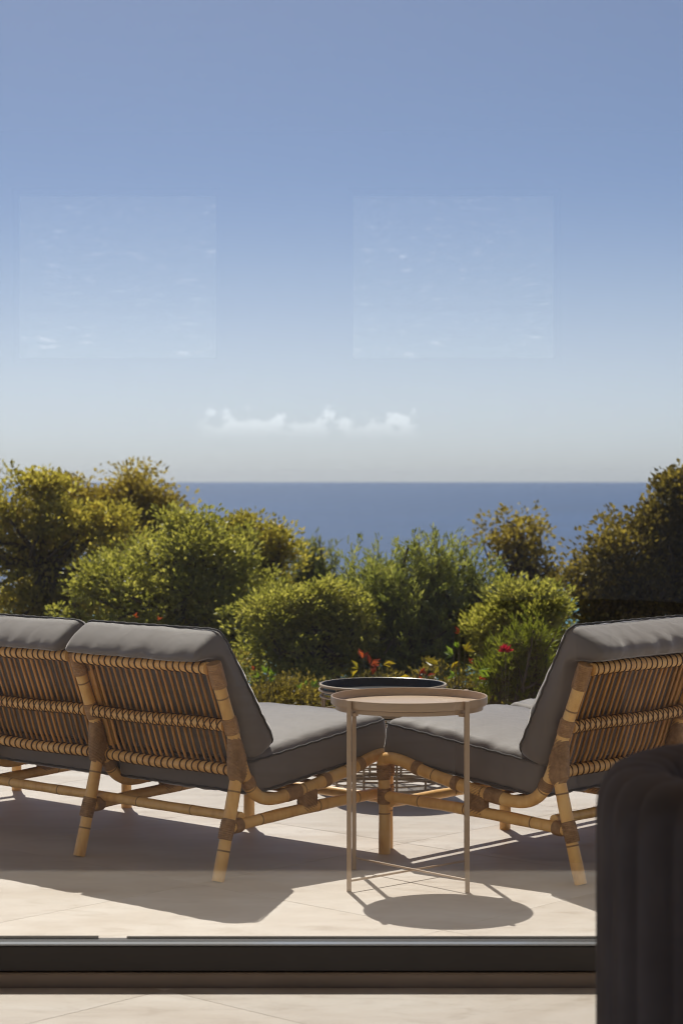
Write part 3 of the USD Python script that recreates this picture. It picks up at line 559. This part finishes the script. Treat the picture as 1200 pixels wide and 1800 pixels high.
def tree(name, label, cat_, lobes, Y, mat, ln, wd, nclump, per, seed, rc=(0.07, 0.15), shoots=False, trunk=0.05, fill=0.4, group=None, upb=0.5):
    if not shoots: nclump, per, rc = int(nclump * 0.45), int(per * 1.35), (rc[0] * 1.05, rc[1] * 1.3)
    per = max(8, int(per * (0.42 if shoots else 0.50)))
    rng = np.random.default_rng(seed); lob = np.array([ell(*l, Y + dy, dep) for *l, dy, dep in [(tuple(l) + (0, None))[:6] if len(l) == 4 else l for l in lobes]])
    if not shoots:                                          # smaller boughs budding from the main lobes break the outline
        ex = []
        for l in lob:
            for _ in range(8):
                d_ = unit(rng, 1)[0]; d_[2] = abs(d_[2]) * 0.9 - 0.1; f_ = rng.uniform(0.22, 0.5)
                ex.append(np.r_[l[:3] + d_ * l[3:] * rng.uniform(0.9, 1.32), l[3:].mean() * f_ * np.array([1, 1, 0.9])])
        lob[:, 3:] *= 0.80; nbase = len(lob); lob = np.vstack([lob, ex])
    vol = lob[:, 3] * lob[:, 5] * (lob[:, 4] + 0.1); vol = np.maximum(vol, 0.06 * vol.max()); k = rng.choice(len(lob), nclump, p=vol / vol.sum())
    u = unit(rng, nclump); shell = rng.random(nclump) > fill
    rad = np.where(shell, 0.70 + 0.75 * rng.random(nclump) ** 1.6, rng.uniform(0.1, 0.75, nclump))
    cen = lob[k, :3] + u * rad[:, None] * lob[k, 3:]
    base = np.array([lob[0, 0], lob[0, 1], hill_z(np.array([lob[0, 0]]), np.array([lob[0, 1]]))[0] - 0.1])
    cen[:, 2] = np.maximum(cen[:, 2], base[2] + 0.15)
    lo = lob[:, 2].min() - 0.2; lob_ = lob[:len(lobes)]; fork = lob_[:, :3].mean(0); fork[2] = max(base[2] + 0.3, lob[:, 2].mean() - lob[:, 5].mean() * 0.9)
    t = tag(empty(name, base), label, cat_, group or ('trees beyond the terrace' if cat_ == 'tree' else 'shrubs beyond the terrace'))
    idx = rng.choice(nclump, min(60, nclump), replace=False)
    tv, tf = limbs(rng, base, list(lob_[:, :3]) + list(cen[idx]), trunk, fork)
    obj('trunk', (tv - base, tf), M['bark'], t, True)
    rcl = rng.uniform(*rc, nclump)
    if not shoots:                                          # stray sprigs standing out of the crown
        st = rng.random(nclump) < 0.14; cen[st] += (u[st] * [1, 1, 0.6] + [0, 0, 0.45]) * rng.uniform(0.03, 0.13, (st.sum(), 1)); rcl[st] *= 0.6
    n = nclump * per; ci = np.repeat(np.arange(nclump), per)
    if not shoots:
        d = unit(rng, n) * [1.15, 1.15, 0.72]; d[:, 2] += 0.1
        pos = cen[ci] + d * (rcl[ci] * rng.random(n) ** 0.45)[:, None]
        out = u[ci] * 0.5 + d * 0.9 + rng.normal(size=(n, 3)) * 0.45 + [0, 0, upb]
        nr = u[ci] * 0.3 + [0, 0.15, 0.55] + rng.normal(size=(n, 3)) * 0.7
    else:
        sd = u * 0.65 + [0, 0, 0.9] + rng.normal(size=(nclump, 3)) * 0.42; sd /= np.linalg.norm(sd, axis=1, keepdims=True)
        sl = rcl * 2.0; tt_ = rng.random(n); d = unit(rng, n)
        cen = cen - sd * (sl * 0.65)[:, None]; pos = cen[ci] + sd[ci] * (tt_ * sl[ci])[:, None] + d * 0.006
        d = d - sd[ci] * np.sum(d * sd[ci], 1)[:, None]
        out = d * 0.8 + sd[ci] * (0.6 + 0.8 * tt_)[:, None]; nr = rng.normal(size=(n, 3)) + [0, 0, 0.6]
    lv = leaves(pos - base, out, nr, ln * rng.uniform(0.7, 1.25, n), wd * rng.uniform(0.7, 1.2, n))
    leaf_obj('crown', lv, M[mat], t, rng, rng.random(nclump)[ci])
    if shoots:
        tw = [sweep(np.array([cen[i] - base, cen[i] + sd[i] * sl[i] * .5 - base, cen[i] + sd[i] * sl[i] - base]), 0.0016, 3, False) for i in range(0, nclump, 2)]
        obj('twigs', cat(tw), M['bark'], t)
    return t
tree('tree', 'tall olive brown tree at left whose crown rises above the horizon', 'tree', [(235, 892, 60, 45), (190, 912, 50, 48), (275, 908, 33, 42), (120, 872, 16, 30), (105, 895, 42, 32), (245, 950, 48, 45), (160, 940, 60, 40)], 18.0, 'oak', 0.042, 0.0270, 713, 74, 1, rc=(0.08, 0.17), trunk=0.07)
tree('shrub', 'big yellow green shrub at the left edge above the sofa back', 'shrub', [(60, 975, 80, 72), (150, 965, 72, 56), (15, 930, 58, 42), (195, 935, 34, 34), (-50, 960, 90, 90), (80, 1050, 130, 60), (85, 870, 22, 28), (30, 1100, 110, 60), (150, 1100, 100, 55)], 14.5, 'laurel', 0.039, 0.0234, 1035, 81, 2, rc=(0.07, 0.14))
tree('shrub', 'wide light green shrub behind the left sofa, left of centre', 'shrub', [(300, 985, 80, 52), (235, 1040, 80, 48), (370, 985, 60, 60), (300, 1075, 150, 60), (340, 945, 42, 32), (410, 1080, 80, 80), (280, 1130, 120, 55), (400, 1150, 90, 60)], 12.8, 'bright', 0.034, 0.0189, 1207, 81, 3, rc=(0.055, 0.12))
tree('shrub', 'golden tipped rounded shrub left of the small grey green tree', 'shrub', [(450, 955, 52, 40), (475, 1000, 38, 45), (425, 980, 50, 50), (450, 1060, 60, 60)], 13.6, 'laurel', 0.035, 0.0207, 482, 81, 4, rc=(0.06, 0.12))
tree('tree', 'small grey green tree against the sea in the middle', 'tree', [(548, 1000, 34, 44), (535, 1030, 36, 36), (570, 1025, 22, 30), (545, 1070, 40, 45)], 17.0, 'greygreen', 0.055, 0.014, 336, 46, 5, rc=(0.09, 0.16), shoots=True, trunk=0.035)
tree('shrub', 'rounded pale leaved shrub above the left seat cushion, left of the rattan table', 'shrub', [(535, 1110, 55, 45), (480, 1135, 60, 70), (575, 1165, 55, 50), (520, 1190, 110, 50), (600, 1130, 30, 40), (495, 1075, 34, 26), (565, 1066, 24, 20), (610, 1090, 20, 22)], 11.6, 'bright', 0.030, 0.0162, 919, 81, 6, rc=(0.05, 0.11))
tree('shrub', 'broad feathery dark green shrub in the middle with upright shoots', 'shrub', [(700, 1060, 100, 85), (765, 1000, 55, 50), (640, 1050, 55, 58), (700, 1150, 130, 65), (830, 1025, 50, 48), (810, 1110, 90, 70), (620, 1110, 60, 60), (870, 1070, 45, 50)], 12.0, 'olive', 0.038, 0.0095, 1620, 71, 7, rc=(0.07, 0.15), shoots=True, fill=0.35)
tree('tree', 'small round brownish tree against the sea, right of centre', 'tree', [(905, 945, 46, 40), (905, 990, 42, 34), (950, 1000, 22, 20), (880, 965, 30, 30), (972, 1025, 12, 9), (920, 1035, 45, 30)], 16.0, 'oak', 0.041, 0.0288, 150, 51, 8, rc=(0.07, 0.13), fill=0.2, trunk=0.02)
tree('shrub', 'yellow green shrub beneath the small brownish tree, right of centre', 'shrub', [(925, 1085, 45, 36), (955, 1072, 26, 24), (885, 1120, 45, 40), (925, 1150, 55, 50)], 11.4, 'bright', 0.033, 0.0162, 713, 81, 9, rc=(0.05, 0.11))
tree('tree', 'large dark tree at the right edge with sunlit tips', 'tree', [(1135, 1000, 80, 88), (1190, 930, 50, 55), (1065, 1030, 48, 48), (1100, 1070, 90, 40), (1200, 1050, 90, 80), (1192, 868, 18, 20), (1260, 960, 90, 110), (1080, 1110, 80, 40), (1180, 1120, 90, 60)], 13.8, 'dark', 0.039, 0.0270, 1207, 81, 10, rc=(0.06, 0.13), trunk=0.07)
tree('shrub', 'soft ferny bright green shrub beside the red flower', 'shrub', [(905, 1165, 45, 45), (935, 1140, 30, 40), (870, 1190, 40, 30), (940, 1190, 40, 40)], 10.0, 'fern', 0.040, 0.006, 336, 60, 11, rc=(0.05, 0.09), shoots=True, trunk=0.012)

tree('low_shrub', 'low tangle of green bedding directly behind the rattan table', 'shrub', [(600, 1255, 70, 35), (700, 1255, 80, 35), (800, 1250, 80, 40), (900, 1250, 80, 40), (500, 1255, 80, 35), (400, 1250, 80, 40)], 10.6, 'dark', 0.027, 0.0144, 1035, 74, 12, rc=(0.05, 0.10), trunk=0.012)
def leafy_plant(label, cx, topy, Y, lv, seed, name='leafy_plant', flower=None):
    rng = np.random.default_rng(seed); b = P(cx, topy, Y); base = np.array([b[0], Y, -0.17])
    t = tag(empty(name, base), label, 'plant')
    for (px, py, ang, lpx, mat) in lv:
        q = P(px, py, Y) + [0, rng.uniform(-0.04, 0.04), 0]; L = lpx / F * Y; a = math.radians(ang)
        d = np.array([math.cos(a), rng.uniform(-0.4, 0.4), math.sin(a)])
        pt = np.array([base * 0 + [0, 0, 0], (q - base) * [0.5, 0.5, 0.62], q - base])
        obj('stem', sweep(spline(pt, 8), np.linspace(0.003, 0.0013, 8), 5), M['stem'], t, True)
        nl = int(rng.integers(2, 5)); dd = []
        for s in range(nl):
            w_ = a + rng.normal() * 0.8; dd.append(np.array([math.cos(w_), rng.uniform(-.8, .8), math.sin(w_)]))
        dd = np.array(dd); s_ = L * rng.uniform(0.55, 1.15, nl)
        for s in range(nl):
            w = dd[s] / np.linalg.norm(dd[s]); pp = (q - base) + w * 0.004
            fan = leaves(pp[None], w[None], rng.normal(size=(1, 3)) * 0.4 + [0, -0.6, 0.6], s_[s], s_[s] * 0.45)
            leaf_obj('leaf', fan, M[mat], t, rng)
    if flower:
        px, py, rp = flower; q = P(px, py, Y) - base; r = rp / F * Y
        obj('stem', sweep(spline([np.zeros(3), q * [0.6, 0.6, 0.6], q], 8), 0.0022, 5), M['stem'], t, True)
        u = unit(rng, 80); u[:, 2] = np.abs(u[:, 2]) * 0.9 - 0.15
        leaf_obj('bloom', leaves(q + u * r * 0.15, u, rng.normal(size=(80, 3)), r * rng.uniform(0.7, 1.1, 80), r * 0.4), M['petal'], t, rng)
    return t
leafy_plant('young shoot with orange red leaves just behind the black tray, left side', 655, 1165, 9.4, [(638, 1160, 100, 22, 'redleaf'), (650, 1170, 60, 22, 'redleaf'), (672, 1168, 20, 24, 'yellowleaf'), (630, 1178, 200, 20, 'yellowleaf'), (655, 1188, 90, 18, 'redleaf')], 31)
leafy_plant('low sprig of red leaves just behind the black tray, right side', 735, 1185, 9.4, [(735, 1186, 20, 20, 'redleaf'), (722, 1190, 160, 18, 'yellowleaf'), (748, 1188, 45, 16, 'redleaf')], 32)
leafy_plant('taller bushy sprig with lime and yellow leaves right of the black tray', 805, 1130, 9.5, [(805, 1140, 90, 20, 'lime'), (818, 1146, 40, 18, 'yellowleaf'), (797, 1152, 150, 22, 'lime'), (770, 1168, 170, 26, 'yellowleaf'), (792, 1176, 120, 18, 'yellowleaf'), (840, 1178, 10, 30, 'lime'), (824, 1166, 30, 14, 'redleaf'), (800, 1190, 80, 18, 'lime'), (842, 1196, 60, 14, 'redleaf'), (808, 1115, 95, 14, 'redleaf'), (785, 1200, 120, 16, 'yellowleaf')], 33)
leafy_plant('single red flower on a thin stem in front of the ferny shrub', 888, 1150, 9.6, [(880, 1170, 110, 14, 'fern'), (896, 1180, 70, 14, 'fern')], 34, name='flower', flower=(888, 1144, 13))
leafy_plant('bright lime seedling beside the front corner of the left back cushion', 470, 1180, 9.5, [(468, 1185, 80, 18, 'lime'), (482, 1190, 50, 18, 'lime'), (455, 1192, 130, 16, 'lime'), (475, 1200, 90, 18, 'lime'), (447, 1180, 100, 14, 'redleaf')], 35)
leafy_plant('small lime seedling left of the rattan table', 540, 1205, 9.3, [(538, 1206, 90, 14, 'lime'), (550, 1210, 50, 14, 'lime'), (528, 1212, 130, 14, 'lime')], 36)
leafy_plant('sprig with orange leaves just above the left sofa cushions', 232, 1085, 10.6, [(230, 1087, 120, 11, 'yellowleaf'), (276, 1092, 80, 9, 'redleaf'), (236, 1084, 60, 9, 'redleaf')], 37)

# ------------------------------------------------------------------ air
haze = usdkit.material(stage, '/World/Looks/sea_haze', {'v': ('principled_volume', dict(color=(.80, .88, 1.0), density=1.1e-5, anisotropy=0.0))}, volume='v.volume')
tag(obj('haze', bx(-31000, 31000, -450, 30800, SEA - 1, 90), haze), 'thin sea haze paling the far water', None, None, 'stuff')
